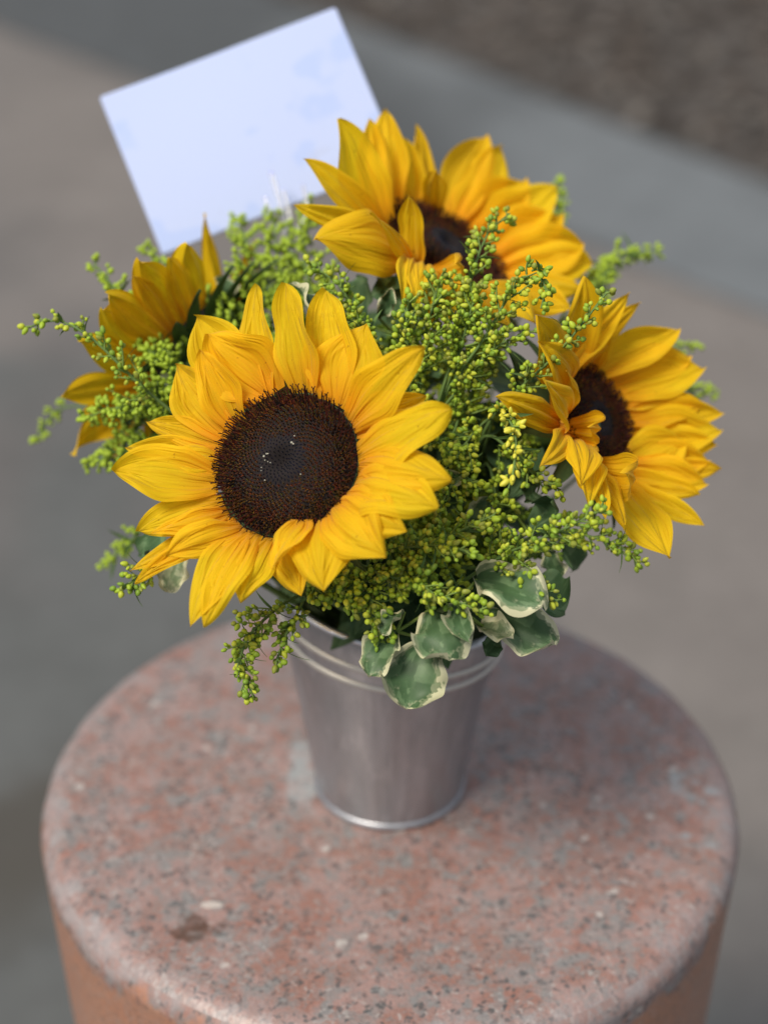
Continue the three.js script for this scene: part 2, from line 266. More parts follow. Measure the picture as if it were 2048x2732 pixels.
// ---------- sunflowers ----------
const petalTex = [0, 1, 2].map((k) => texture(256, 512, (u, v, c) => {
  const w = u + 0.025 * (noise(v * 4, k * 7, 131) - 0.5) * (1 - v), a = noise(w * 30, v * 2.5, 133 + k), b = noise(w * 85, v * 7, 137 + k), p = fbm(u * 3, v * 5, 139 + k, 3);
  let vein = smooth(0.62, 0.85, a) * 0.08 + 0.07 * (b - 0.5);
  for (const q of [0.22, 0.36, 0.5, 0.64, 0.79]) vein += 0.13 * smooth(0.016, 0.0, Math.abs(w - mix(0.5, q, smooth(1.15, 0.4, v))) + 0.006 * (b - 0.5)) * smooth(0.05, 0.3, v) * (0.4 + 0.6 * noise(v * 6, q * 50, 141 + k));  // veins drawn darker, also painting in the shade of the creases
  const base = smooth(0.48, 0.0, v + 0.14 * (a - 0.5));     // deeper orange dye towards the base of a ray
  c[0] = (0.88 + 0.06 * (p - 0.5)) * (1 - 0.35 * vein); c[1] = mix(0.605 + 0.06 * (p - 0.5), 0.39, base * 0.85) * (1 - 1.0 * vein); c[2] = 0.006 + 0.006 * p;
  const f = smooth(0.83, 0.88, fbm(u * 11, v * 20, 151 + k, 3)) * 0.6; c[0] = mix(c[0], 0.42, f); c[1] = mix(c[1], 0.22, f);   // small brown bruises
}));
const petalBump = texture(256, 512, (u, v, c) => { const w = u + 0.02 * (noise(v * 5, 1, 131) - 0.5); let g = 0; for (const q of [0.22, 0.36, 0.5, 0.64, 0.79]) g += smooth(0.05, 0.0, Math.abs(w - mix(0.5, q, smooth(1.15, 0.4, v)))); c[0] = c[1] = c[2] = 0.75 - 0.35 * g + 0.35 * (noise(w * 46, v * 4, 135) - 0.5); }, false);
const petalMats = [];
for (let i = 0; i < 6; i++) petalMats.push(new THREE.MeshPhysicalMaterial({ map: petalTex[i % 3], bumpMap: petalBump, bumpScale: 0.0008, roughness: 0.7, transmission: 0.42, thickness: 0, side: THREE.DoubleSide, specularIntensity: 0.22, color: lin(1, [1, 0.95, 1.0, 0.91, 0.98, 0.94][i], 1) }));
function petalGeo(B, T, N, W, lift, roll, front, face) {   // front: the way the petal's face leans, face: how much
  const L = B.distanceTo(T), dir = T.clone().sub(B).normalize(), out = B.clone().setZ(0).normalize();
  const s0 = rs(1), bend = rs(0.05), ph = rnd() * 6, cup = (lift < 0.09 ? 0.16 : -0.12) + rs(0.12), tw = rs(13) * Math.PI / 180, amp = 0.0006 + rnd() * 0.0006, crease = rnd() < 0.15 ? 0.26 : 0.05 + rnd() * 0.10, tipHook = rs(0.05);
  const ref = T.clone().sub(B).setZ(0).addScaledVector(out, L * 0.45).normalize(), tan = N.clone().cross(ref).normalize();
  const lean = front.clone().cross(dir).normalize(); if (lean.dot(tan) < 0) lean.negate();
  tan.multiplyScalar(1 - face).addScaledVector(lean, face).normalize();
  const side = tan.clone().addScaledVector(dir, -tan.dot(dir)).normalize(), up = dir.clone().cross(side).normalize();
  const C1 = B.clone().addScaledVector(out, L * 0.16).addScaledVector(dir, L * 0.17).addScaledVector(up, lift * L * 1.3);
  const C2 = B.clone().lerp(T, 0.70).addScaledVector(up, lift * L * 1.25).addScaledVector(side, bend * L);
  const P = new THREE.CubicBezierCurve3(B, C1, C2, T), r0 = roll * Math.PI / 180, c = V(0, 0, 0), t = V(0, 0, 0), w = V(0, 0, 0), m = V(0, 0, 0);
  return sheet(14, 22, (u, s, q) => {
    P.getPoint(s, c); P.getTangent(s, t);
    w.copy(tan).addScaledVector(t, -tan.dot(t)).normalize(); m.copy(t).cross(w).normalize();
    w.applyAxisAngle(t, r0 * smooth(0.1, 0.6, s) + tw * s); m.copy(t).cross(w).normalize();
    const x = u * 2 - 1, e = s < 0.46 ? mix(0.36, 1, smooth(-0.15, 0.46, s)) : Math.pow(Math.max(0, 1 - Math.pow((s - 0.46) / 0.54, 1.9)), 0.92);
    const wob = 1 + 0.10 * Math.sin(s * 9 + ph + (x > 0 ? 1.3 : 0)) * smooth(0.2, 0.5, s);
    const hw = W / 2 * e * wob, env = smooth(1, 0.75, s) * smooth(0, 0.15, s);
    const ridge = amp * Math.cos(x * Math.PI * 2.6 + s0) * env * Math.min(1, hw / 0.004);
    const wave = 0.0022 * Math.sin(s * 8 + ph + x * 1.2) * x * x * smooth(0.25, 0.7, s) * (W / 0.018);
    q.copy(c).addScaledVector(w, hw * x).addScaledVector(m, hw * (cup * x * x * 1.5 + crease * Math.abs(x) * 1.2) + ridge + wave + tipHook * L * s * s * s * 0.5);
  });
}
const stemM = new THREE.MeshStandardMaterial({ color: lin(0.10, 0.17, 0.035), roughness: 0.7 });
const bractTex = texture(128, 256, (u, v, c) => { const k = 0.8 + 0.4 * fbm(u * 8, v * 12, 161, 3), s = smooth(0.06, 0.0, Math.abs(u - 0.5)) * 0.5; c[0] = mix(0.050, 0.10, s) * k; c[1] = mix(0.095, 0.16, s) * k; c[2] = mix(0.028, 0.05, s) * k; });
const bractM = new THREE.MeshStandardMaterial({ map: bractTex, roughness: 0.75, side: THREE.DoubleSide });
const dome = (r, R0) => 0.20 * R0 * (1 - (r / R0) ** 2) + 0.05 * R0 * Math.exp(-(((r / R0 - 0.22) / 0.10) ** 2)) - 0.13 * R0 * Math.exp(-((r / R0 / 0.14) ** 2));
const hookGeo = (() => { const h = (k) => { const g = stalk([V(0, 0, 0), V(0, 0, 0.55), V(0.12 * k, 0.08, 0.9), V(0.38 * k, 0.16, 1.0)], 0.19, 0.05, 5, 6); return g; }; return mergeGeometries([h(1), h(-0.8)]); })();
const scaleGeo = (() => { const g = new THREE.ConeGeometry(0.42, 1.5, 6, 3); g.rotateX(Math.PI / 2); g.translate(0, 0, 0.45); const p = g.attributes.position; for (let i = 0; i < p.count; i++) { const z = p.getZ(i); p.setX(i, p.getX(i) - 0.35 * Math.max(z, 0) ** 2); } g.computeVertexNormals(); return g; })();
const starGeo = (() => { const a = []; for (let i = 0; i < 4; i++) { const g = new THREE.ConeGeometry(0.16, 0.9, 4); g.translate(0, 0.45, 0); g.rotateX(0.9); g.rotateY(i * Math.PI / 2); g.rotateX(Math.PI / 2); a.push(g); } return mergeGeometries(a); })();
const FLOWERS = [
{ at: [-0.0412, 0.9813, 0.0838], n: [-0.332, 0.696, 0.637], r: 0.0302, petals: [
  [-9.7,28.6,-1.5,-10.9,74.3,6.7,14.9,0.05,0], [7.1,28.6,-0.3,6.5,67.6,19.0,18.9,0.08,-20], [17.6,24.5,-1.5,18.6,67.9,6.0,21.3,0.06,0],
  [21.3,21.4,-1.5,34.7,52.6,4.4,23.8,0.1,0], [26.9,13.6,-0.3,63.6,33.3,19.8,18.9,0.12,8], [28.1,10.7,-1.5,57.6,21.3,-0.5,14.9,0.05,0],
  [29.8,-0.6,-0.3,72.7,8.6,15.7,22.3,0.1,0], [30.0,-3.4,-0.3,71.9,-19.0,14.6,18.9,0.16,0], [27.8,-11.7,-0.3,66.9,-28.8,15.1,22.3,0.2,-8],
  [23.6,-16.4,-0.3,54.1,-36.3,12.9,19.4,0.22,0], [19.4,-19.6,-0.3,46.0,-45.7,13.4,22.8,0.22,0], [14.3,-23.7,-0.3,20.9,-56.1,11.9,22.8,0.2,0],
  [-2.5,-30.1,-1.5,7.3,-53.9,-0.3,13.9,0.1,0], [8.2,-24.9,3.7,0.9,-46.6,14.1,16.4,0.12,25], [-5.9,-29.6,-0.3,-13.7,-57.7,10.3,12.9,0.12,-15],
  [-12.8,-27.3,-0.3,-26.0,-67.1,15.1,13.9,0.15,10], [-16.5,-25.3,-0.3,-32.0,-66.5,15.7,14.9,0.15,-5], [-20.9,-21.8,-1.5,-60.4,-45.6,6.7,8.4,0.08,0],
  [-21.4,-21.3,-1.5,-62.9,-40.0,6.6,9.4,0.06,12], [-18.3,-24.1,-0.3,-43.9,-37.4,14.0,12.9,0.2,-30], [-24.9,-17.1,-0.3,-50.7,-27.9,13.2,11.4,0.15,10],
  [-27.1,-13.3,-1.5,-61.9,-23.3,4.7,13.9,0.12,0], [-29.7,-4.1,-0.3,-66.7,-1.4,17.5,21.3,0.08,0], [-29.0,6.7,-1.5,-68.0,12.0,5.6,10.4,0.05,0],
  [-28.1,10.8,-1.5,-59.3,22.4,4.6,10.4,0.08,0], [-25.3,14.8,-1.5,-47.1,45.5,5.1,17.4,0.05,0], [-20.9,18.1,-0.3,-31.9,46.5,14.4,15.4,0.06,8],
  [-13.1,27.2,-1.5,-37.7,64.4,6.5,21.3,0.03,0], [-7.4,29.3,-0.3,-28.4,52.5,15.0,26.3,0.04,-6], [-28.4,3.8,-0.3,-47.0,3.1,8.7,11.9,0.1,0],
  [14.0,26.8,-1.5,10.1,51.2,1.1,10.9,0.05,0]
] },
{ at: [0.0239, 1.0129, -0.0527], n: [0.502, 0.859, 0.098], r: 0.03, petals: [
  [-29.9,-3.0,-1.5,-70.6,5.8,29.8,19.4,0.02,0], [-28.5,9.3,-1.5,-53.4,32.0,24.9,12.8,0,0], [-24.3,17.6,-1.5,-45.8,47.0,27.2,14.3,0.02,0],
  [-15.2,25.9,-1.5,-31.9,46.2,19.0,12.3,0.03,0], [-5.5,29.5,-1.5,-28.4,53.6,24.6,9.2,0.02,25], [-2.9,29.9,-1.5,-23.6,-3.6,32.7,8.2,0.02,0],
  [3.5,29.8,-1.5,6.9,68.9,29.1,19.4,0.03,0], [9.8,28.4,-1.5,15.8,67.3,29.1,19.4,0.03,0], [13.7,26.7,-1.5,30.8,55.5,24.9,19.4,0.03,0],
  [19.2,23.0,-1.5,45.8,53.1,30.1,20.4,0.04,0], [24.1,17.9,-1.5,49.6,38.9,24.5,20.9,0.05,0], [27.9,11.1,-1.5,60.4,21.3,25.3,20.9,0.06,0],
  [29.4,6.0,-1.5,68.4,17.3,20.3,17.4,0.08,0], [30.0,-0.9,-0.3,61.6,-5.9,16.7,14.3,0.1,0], [27.5,-8.6,-0.3,52.8,-33.0,18.4,14.3,0.12,0],
  [16.1,-20.2,-0.3,30.1,-65.6,20.8,19.4,0.14,0], [9.8,-23.9,-0.3,20.1,-72.0,16.8,11.2,0.12,0], [-28.7,-8.6,-1.5,-78.9,-12.7,13.5,11.2,0.08,0],
  [-25.7,-15.5,-1.5,-76.3,-31.7,1.8,9.7,0.06,0], [-21.2,-21.2,-0.3,-65.1,-50.6,1.0,23.0,0.14,0], [-17.3,-24.5,-0.3,-52.1,-52.6,23.5,11.7,0.1,30],
  [-14.7,-26.1,-0.3,-35.2,-27.5,27.2,13.3,0.12,-20], [-15.0,-26.0,-0.3,-24.3,-77.6,2.4,9.7,0.2,0], [-12.3,-27.4,-0.3,-19.9,-76.6,6.5,10.7,0.2,0],
  [-9.0,-28.6,-0.3,-13.7,-65.0,27.3,12.8,0.2,0], [-6.2,-29.4,-0.3,-12.8,-80.9,4.1,12.8,0.22,0], [1.2,-29.1,-0.3,-6.8,-80.2,8.7,12.3,0.22,0]
] },
{ at: [0.0864, 0.9667, 0.0224], n: [0.738, 0.552, 0.388], r: 0.0245, petals: [
  [12.7,20.9,-1.5,40.8,38.8,24.4,16.3,0.03,0], [14.4,19.8,-0.3,46.9,34.0,27.2,17.2,0.05,0], [18.9,15.6,-0.3,40.7,22.6,12.2,9.5,0.08,0],
  [21.2,9.6,-0.3,49.7,17.6,22.9,12.9,0.06,0], [22.1,10.5,-1.5,59.2,16.4,27.7,11.2,0.03,0], [23.4,4.2,-1.5,59.1,8.4,26.4,16.3,0.04,0],
  [24.2,-1.6,-1.5,57.1,1.3,24.5,12.9,0.04,0], [19.8,-13.5,-0.3,40.0,-0.6,18.3,19.3,0.06,0], [22.4,-7.5,-0.3,52.2,-7.8,23.0,12.9,0.05,0],
  [20.5,-13.3,-1.5,55.5,-11.8,25.6,11.2,0.04,0], [19.0,-15.5,-0.3,48.5,-20.3,23.0,14.6,0.06,0], [14.2,-19.9,-0.3,41.3,-24.3,15.7,12.0,0.1,0],
  [14.8,-19.5,-1.5,43.5,-26.6,21.5,10.3,0.05,0], [13.4,-20.5,-1.5,39.1,-44.0,25.7,8.6,0.03,0], [8.6,-22.9,-0.3,15.8,-64.7,22.4,16.8,0.1,0],
  [-12.0,19.6,-1.5,-37.5,43.7,25.9,14.6,0.05,0], [-0.0,24.3,-1.5,-12.0,41.0,15.0,11.2,0.03,0], [-16.0,16.2,-0.3,-7.4,49.3,26.2,9.0,0.04,15],
  [-8.0,21.1,-1.5,4.9,51.0,23.8,7.7,0.03,0], [2.4,22.6,-1.5,29.3,46.7,26.7,12.9,0.05,0], [-21.4,11.6,-1.5,-64.2,17.2,19.3,17.2,0.1,0],
  [-21.7,7.2,-0.3,-64.7,4.4,20.9,13.8,0.2,0], [-23.7,-6.3,-0.3,-66.0,-12.8,22.1,12.9,0.18,20], [-23.7,-6.2,-0.3,-45.2,-0.6,19.7,11.2,0.2,-15],
  [-22.8,-9.1,-1.5,-70.6,-16.2,2.9,11.2,0.1,0], [-21.9,-10.9,-0.3,-33.5,-21.9,20.3,10.7,0.4,0], [-19.2,-15.2,-0.3,-30.3,-31.3,17.0,8.2,0.4,0],
  [-20.0,-14.1,-0.3,-55.6,-43.9,12.7,9.5,0.15,0], [-17.3,-17.3,-0.3,-42.6,-51.9,20.9,12.5,0.22,0], [-14.8,-19.5,-0.3,-23.8,-39.6,14.7,9.5,0.25,0],
  [-8.0,-23.1,-0.3,-30.6,-46.0,35.5,15.0,0.25,0], [-12.3,-21.2,-0.3,-35.5,-58.5,19.6,10.7,0.2,0], [-7.8,-23.2,-0.3,-12.3,-58.2,20.1,13.3,0.16,0],
  [-11.4,-21.7,-0.3,-27.9,-60.3,22.7,8.6,0.14,0]
] },
{ at: [-0.0905, 0.9742, -0.0349], n: [-0.772, 0.381, -0.509], r: 0.025, petals: [
  [22.7,10.4,-1.5,48.3,-20.0,30.4,11.2,0.05,0], [9.3,-23.2,-1.5,18.9,-53.4,11.4,16.0,0.05,0], [2.8,-24.8,-1.5,8.0,-56.0,11.3,14.4,0.06,0],
  [-3.5,-24.7,-1.5,-4.4,-64.9,14.8,17.6,0.06,0], [-7.2,-24.0,-1.5,-10.0,-63.0,14.3,10.4,0.05,0], [-10.6,-22.6,-1.5,-23.8,-63.0,16.3,16.0,0.06,0],
  [-17.3,-18.1,-0.3,-28.2,-54.9,15.2,18.4,0.08,0], [-22.4,-11.1,-1.5,-43.3,-47.5,17.2,14.4,0.08,0], [-24.5,-4.9,-0.3,-61.1,-24.0,16.3,13.6,0.1,0],
  [-25.0,-0.8,-0.3,-56.8,-2.9,12.6,10.4,0.1,0], [-24.8,2.9,-0.3,-69.4,15.2,9.7,16.8,0.12,0], [23.3,9.0,-1.5,61.7,3.2,14.2,12.8,0.05,0],
  [22.8,10.2,-1.5,62.7,29.4,11.4,12.8,0.05,0], [-24.2,6.2,-0.3,-55.4,40.5,3.2,14.4,0.12,0], [-21.4,13.0,-0.3,-42.0,52.9,-17.4,14.4,0.12,0]
] }
];
const FLABEL = ['large sunflower at the front left, its round dark centre facing the viewer', 'sunflower at the back top, cupped upward in front of the envelope corner', 'sunflower at the far right, turned right with curled petals over its centre', 'sunflower at the back left, turned away, its orange petals half hidden by goldenrod'];
FLOWERS.forEach((F, fi) => {
  seed = 1000 + fi * 71;
  const n = V(...F.n).normalize(), rt = V(1, 0, 0), x = rt.addScaledVector(n, -n.x).normalize(), y = n.clone().cross(x);
  const f = thing('sunflower', FLABEL[fi], 'sunflower', F.at);
  f.quaternion.setFromRotationMatrix(new THREE.Matrix4().makeBasis(x, y, n));
  const Z = V(0, 0, 1), mm = 0.001, front = V(0, 0.55, 0.83).applyQuaternion(f.quaternion.clone().invert());
  const rows = F.petals.slice();
  if (fi === 3) for (let i = 0; i < 5; i++) { const a = 0.6 + i * 0.5, c = Math.cos(a), s = Math.sin(a); rows.push([23 * c, 23 * s, -1, 60 * c, 60 * s, 14, 14, 0.08, 0]); }
  rows.forEach((p, i) => {
    const B = V(p[0], p[1], p[2] - 0.4 * (i % 3)).multiplyScalar(mm), T = V(p[3], p[4], p[5]).multiplyScalar(mm);
    mesh('petal', petalGeo(B, T, Z, p[6] * mm * [1.14, (i === 20 || i === 21) ? 1.0 : 1.3, 1.3, 1.08][fi], p[7], p[8], front, [0.1, 0.75, 0.65, 0.3][fi]), petalMats[Math.floor(rnd() * 6)], f);
  });
  const r = F.r;
  const d = mesh('disc', sheet(48, 20, (u, v, q) => { const a = u * 2 * Math.PI, rr = r * v * 1.0; q.set(rr * Math.cos(a), rr * Math.sin(a), dome(rr, r) - 0.0012 - (v > 0.97 ? 0.004 : 0)); }), new THREE.MeshStandardMaterial({ color: lin(0.010, 0.006, 0.006), roughness: 0.95, side: THREE.DoubleSide }), f);
  // florets on a Fibonacci spiral
  const inner = [], outer = [], star = [], N = fi === 0 ? 1150 : 800, o = new THREE.Object3D();
  for (let i = 0; i < N; i++) {
    const q = Math.sqrt((i + 0.5) / N), a = i * 2.399963, rr = r * q * 0.93, c = Math.cos(a), s = Math.sin(a), size = r / 0.0318 * (fi === 0 ? 1 : 1.15);
    const place = (k, tiltOut, sx) => { o.position.set(rr * c, rr * s, dome(rr, r) - 0.0012); o.up.set(0, 0, 1); const dirv = V(c * tiltOut + rs(0.10), s * tiltOut + rs(0.10), 1).normalize(); o.quaternion.setFromUnitVectors(Z, dirv); o.quaternion.multiply(new THREE.Quaternion().setFromAxisAngle(Z, a + (k > 0.0009 && q > 0.5 ? rs(1.2) : 0))); o.scale.set(sx, sx, k); o.updateMatrix(); return o.matrix.clone(); };
    if (q < 0.35) inner.push([place(0.0012 * size, -0.5 * q / 0.35, 0.00085 * size), lin(0.006 + rs(0.002), 0.010 + rs(0.003), 0.024 + rs(0.008))]);
    else {
      const t = smooth(0.36, 0.98, q), h = mix(0.0016, 0.0050, t * t) * (1 + rs(0.25)) * size, b = rnd();
      outer.push([place(h, mix(-0.15, 0.8, Math.pow(t, 2.2)), mix(0.0015, 0.0024, t) * size), b < 0.55 ? lin(0.050 + rs(0.018), 0.012, 0.008) : b < 0.8 ? lin(0.014, 0.008, 0.007) : lin(0.075 + rs(0.02), 0.030 + rs(0.01), 0.009)]);
      if (rnd() < 0.75) star.push([place(mix(0.0012, 0.0032, t) * size, 0.2 + 0.5 * t, mix(0.0012, 0.0020, t) * size), lin(0.16 + rs(0.06), 0.070 + rs(0.03), 0.010)]);
    }
  }
  const put = (name, g, list, rough, lb) => { const im = new THREE.InstancedMesh(g, new THREE.MeshPhysicalMaterial({ roughness: rough, specularIntensity: 0.35 }), list.length); list.forEach(([m, c], i) => { im.setMatrixAt(i, m); im.setColorAt(i, c); }); im.name = name; im.userData = { kind: 'stuff', label: lb }; im.castShadow = im.receiveShadow = true; f.add(im); };
  put('inner_floret', scaleGeo, inner, 0.38, 'blue black closed florets in the middle of the disc');
  put('disc_floret', hookGeo, outer, 0.7, 'dark brown hooked florets ringing the disc');
  put('floret_base', starGeo, star, 0.8, 'ochre floret bases between the dark hooks');
  if (fi === 0) {
    const bead = new THREE.MeshPhysicalMaterial({ color: lin(0.6, 0.6, 0.5), roughness: 0.2, transmission: 0.3, thickness: 0.001 }), bg = new THREE.IcosahedronGeometry(0.00038, 2);
    for (const [bx, by, bs] of [[5.2, 5.6, 1.6], [5.9, 5.0, 1.2], [5.8, 8.6, 1.0], [-6.4, 1.2, 1.5], [-5.4, 2.2, 1.1], [-4.9, 2.3, 0.9], [-6.0, -0.4, 0.9], [-5.0, -0.9, 0.8], [-4.2, -1.2, 0.8], [-7.4, -3.2, 0.8], [-7.6, -4.4, 0.7], [-6.3, -8.2, 1.0], [8.5, -7.2, 0.9]]) { const b = mesh('sap_bead', bg, bead, f); const rr = Math.hypot(bx, by) * mm; b.position.set(bx * mm, by * mm, dome(rr, r) + 0.0006); b.scale.setScalar(bs * 0.75); }
  }
  // receptacle, bracts and stem behind the head
  mesh('receptacle', sheet(28, 10, (u, v, q) => { const a = u * 2 * Math.PI, rr = mix(r * 0.98, 0.0045, v); q.set(rr * Math.cos(a), rr * Math.sin(a), -0.002 - 0.016 * Math.pow(v, 1.4)); }), bractM, f);
  const nb = fi === 3 ? 16 : 12;
  for (let i = 0; i < nb; i++) {
    const a = i / nb * 6.283 + rs(0.15), c = V(Math.cos(a), Math.sin(a), 0), L = (fi === 3 ? 0.030 : 0.024) + rnd() * 0.007, w = 0.0105 + rnd() * 0.003, sd = V(-c.y, c.x, 0), dr = 0.004 + rnd() * 0.008, e = rs(0.1);
    mesh('bract', sheet(6, 10, (u, v, q) => { const xx = u * 2 - 1, ww = w / 2 * Math.pow(Math.max(0, 1 - v), 0.7) * (0.75 + 0.9 * v * (1 - v)); q.copy(c).multiplyScalar(r * 0.78 + L * v).addScaledVector(sd, ww * xx + e * L * v * v).setZ(-0.006 + 0.003 * v - dr * v * v * 0.8 + 0.0012 * xx * xx); }), bractM, f);
  }
  const foot = V(rs(0.015), 0.85, rs(0.012)).sub(f.position).applyQuaternion(f.quaternion.clone().invert());
  mesh('stem', stalk([V(0, 0, -0.014), V(0, 0, -0.035), foot.clone().multiplyScalar(0.6).add(V(0, 0, -0.01)), foot], 0.0042, 0.0048, 9, 14), stemM, f);
});

// ---------- goldenrod ----------
const budGeos = [[1, 1.18], [0.92, 1.42], [1, 1.05]].map(([a, b], i) => { const g = new THREE.SphereGeometry(1, 8, 7); g.scale(a, b, a); const p = g.attributes.position; for (let k = 0; k < p.count; k++) { const y = p.getY(k), s = 1 - 0.14 * y - 0.05 * Math.sin(Math.atan2(p.getZ(k), p.getX(k)) * 3 + i) * smooth(0.2, 0.9, Math.abs(y)); p.setX(k, p.getX(k) * s); p.setZ(k, p.getZ(k) * s); } g.computeVertexNormals(); return g; });
const budMats = [[0.31, 0.44, 0.034], [0.25, 0.38, 0.032], [0.38, 0.48, 0.036], [0.18, 0.30, 0.032], [0.44, 0.50, 0.045], [0.24, 0.28, 0.04]].map(([r, g, b]) => new THREE.MeshPhysicalMaterial({ color: lin(r, g, b), roughness: 0.48, specularIntensity: 0.6, sheen: 0.15, sheenRoughness: 0.6, sheenColor: new THREE.Color(0.6, 0.7, 0.3) }));
const yellowBud = new THREE.MeshStandardMaterial({ color: lin(0.60, 0.58, 0.055), roughness: 0.5 });
const twigMat = new THREE.MeshStandardMaterial({ color: lin(0.16, 0.25, 0.045), roughness: 0.7 });
const stemMat = new THREE.MeshStandardMaterial({ color: lin(0.11, 0.19, 0.045), roughness: 0.75 });
const needleM = new THREE.MeshStandardMaterial({ color: lin(0.08, 0.15, 0.035), roughness: 0.7, side: THREE.DoubleSide });
const UP = V(0, 1, 0);
function goldenrod(label, pts, nb, bl, start, yellow, group, far) {
  const joined = [], mtx = new THREE.Matrix4(), fillMat = budMats[Math.floor(rnd() * 4)];
  const o = thing('goldenrod_sprig', label, 'goldenrod', [pts[0][0] / 1000, pts[0][1] / 1000, pts[0][2] / 1000], group);
  const base = V(pts[0][0], pts[0][1], pts[0][2]).multiplyScalar(0.001), P = pts.map((p) => V(...p).multiplyScalar(0.001).sub(base));
  const root = V(base.x * 0.3, 0.862, base.z * 0.3 - 0.004).sub(base);
  const all = [root, ...P], curve = new THREE.CatmullRomCurve3(P), len = curve.getLength();
  mesh('stem', stalk(all, 0.0013, 0.00042, 5, 26), stemMat, o);
  let az = rnd() * 6.28;
  const t = V(0, 0, 0), c = V(0, 0, 0), side = V(0, 0, 0), d = V(0, 0, 0), qn = new THREE.Quaternion();
  for (let i = 0; i < nb; i++) {
    const s = mix(start, 0.985, i / (nb - 1)), k = (i / (nb - 1));
    curve.getPointAt(s, c); curve.getTangentAt(s, t); az += 2.0 + rs(0.7);
    side.set(1, 0.3, 0.2).cross(t).normalize().applyAxisAngle(t, az);
    d.copy(t).multiplyScalar(0.85 + rs(0.2)).addScaledVector(side, 1).add(V(rs(0.15), 0.10 + rs(0.15), 0.08)).normalize();
    const L = bl * 0.00112 * mix(1.05, 0.24, Math.pow(k, 0.9)) * (0.75 + rnd() * 0.45), droop = V(rs(0.2), -0.1 + rs(0.35), rs(0.2)).addScaledVector(t, 0.35).multiplyScalar(L * 0.5);
    const a = c.clone(), m = c.clone().addScaledVector(d, L * 0.5), e = c.clone().addScaledVector(d, L).add(droop), bc = new THREE.QuadraticBezierCurve3(a, m, e);
    const geo = [stalk([a, bc.getPoint(0.33), bc.getPoint(0.66), e], 0.00050, 0.00026, 4, 5)];
    const count = Math.max(2, Math.round(L / 0.00128)), buds = [];
    for (let j = 0; j < count; j++) {
      const v = (j + 0.9) / (count - 0.1), p = bc.getPoint(Math.min(1, v)), bt = bc.getTangent(Math.min(1, v)), w = V(rs(1), 0.35 + rs(1), 0.15 + rs(1)).cross(bt).normalize();
      const last = j === count - 1, dir = bt.clone().multiplyScalar(last ? 1 : 0.55).addScaledVector(w, last ? 0.1 : 0.8).normalize(), off = last ? 0.0004 : 0.0013 + rnd() * 0.0006, size = (0.00078 + rnd() * 0.00056) * (yellow ? 1.0 : 1) * mix(0.92, 1.08, k);
      const bp = p.clone().addScaledVector(dir, off + size * 0.6);
      if (!last) geo.push(stalk([p, p.clone().lerp(bp, 0.5), bp], 0.00022, 0.00022, 3, 2));
      buds.push([bp, dir, size]);
    }
    const br = mesh('branchlet', mergeGeometries(geo), twigMat, o);
    for (const [bp, dir, size] of buds) {
      if (group || far) { joined.push(budGeos[Math.floor(rnd() * 3)].clone().applyMatrix4(mtx.compose(bp, qn.setFromUnitVectors(UP, dir), V(size, size, size)))); continue; }
      const b = mesh('bud', budGeos[yellow ? 1 : Math.floor(rnd() * 3)], yellow && rnd() < 0.75 ? yellowBud : budMats[Math.floor(rnd() * 6)], br);
      b.position.copy(bp); b.quaternion.setFromUnitVectors(UP, dir); b.scale.set(size, size * (yellow ? 1.15 : 1), size);
    }
    if (rnd() < 0.42 && k < 0.8) {   // a narrow leaf in the axil
      const Lf = 0.006 + rnd() * 0.007, ld = d.clone().addScaledVector(side, 0.5).add(V(rs(0.3), rs(0.3), rs(0.3))).normalize(), lw = ld.clone().cross(t).normalize(), lu = lw.clone().cross(ld), cc = c.clone();
      mesh('leaf', sheet(2, 6, (u, v, q) => q.copy(cc).addScaledVector(ld, Lf * v).addScaledVector(lw, (u - 0.5) * 0.0018 * Math.sin(Math.PI * Math.min(1, v * 0.85 + 0.15))).addScaledVector(lu, -Lf * 0.3 * v * v + 0.0004 * Math.abs(u - 0.5))), needleM, o);
    }
  }
  if (joined.length) { const j = mesh('bud_cluster', mergeGeometries(joined), far ? budMats[0] : fillMat, o); j.userData.kind = 'stuff'; }
  return o;
}
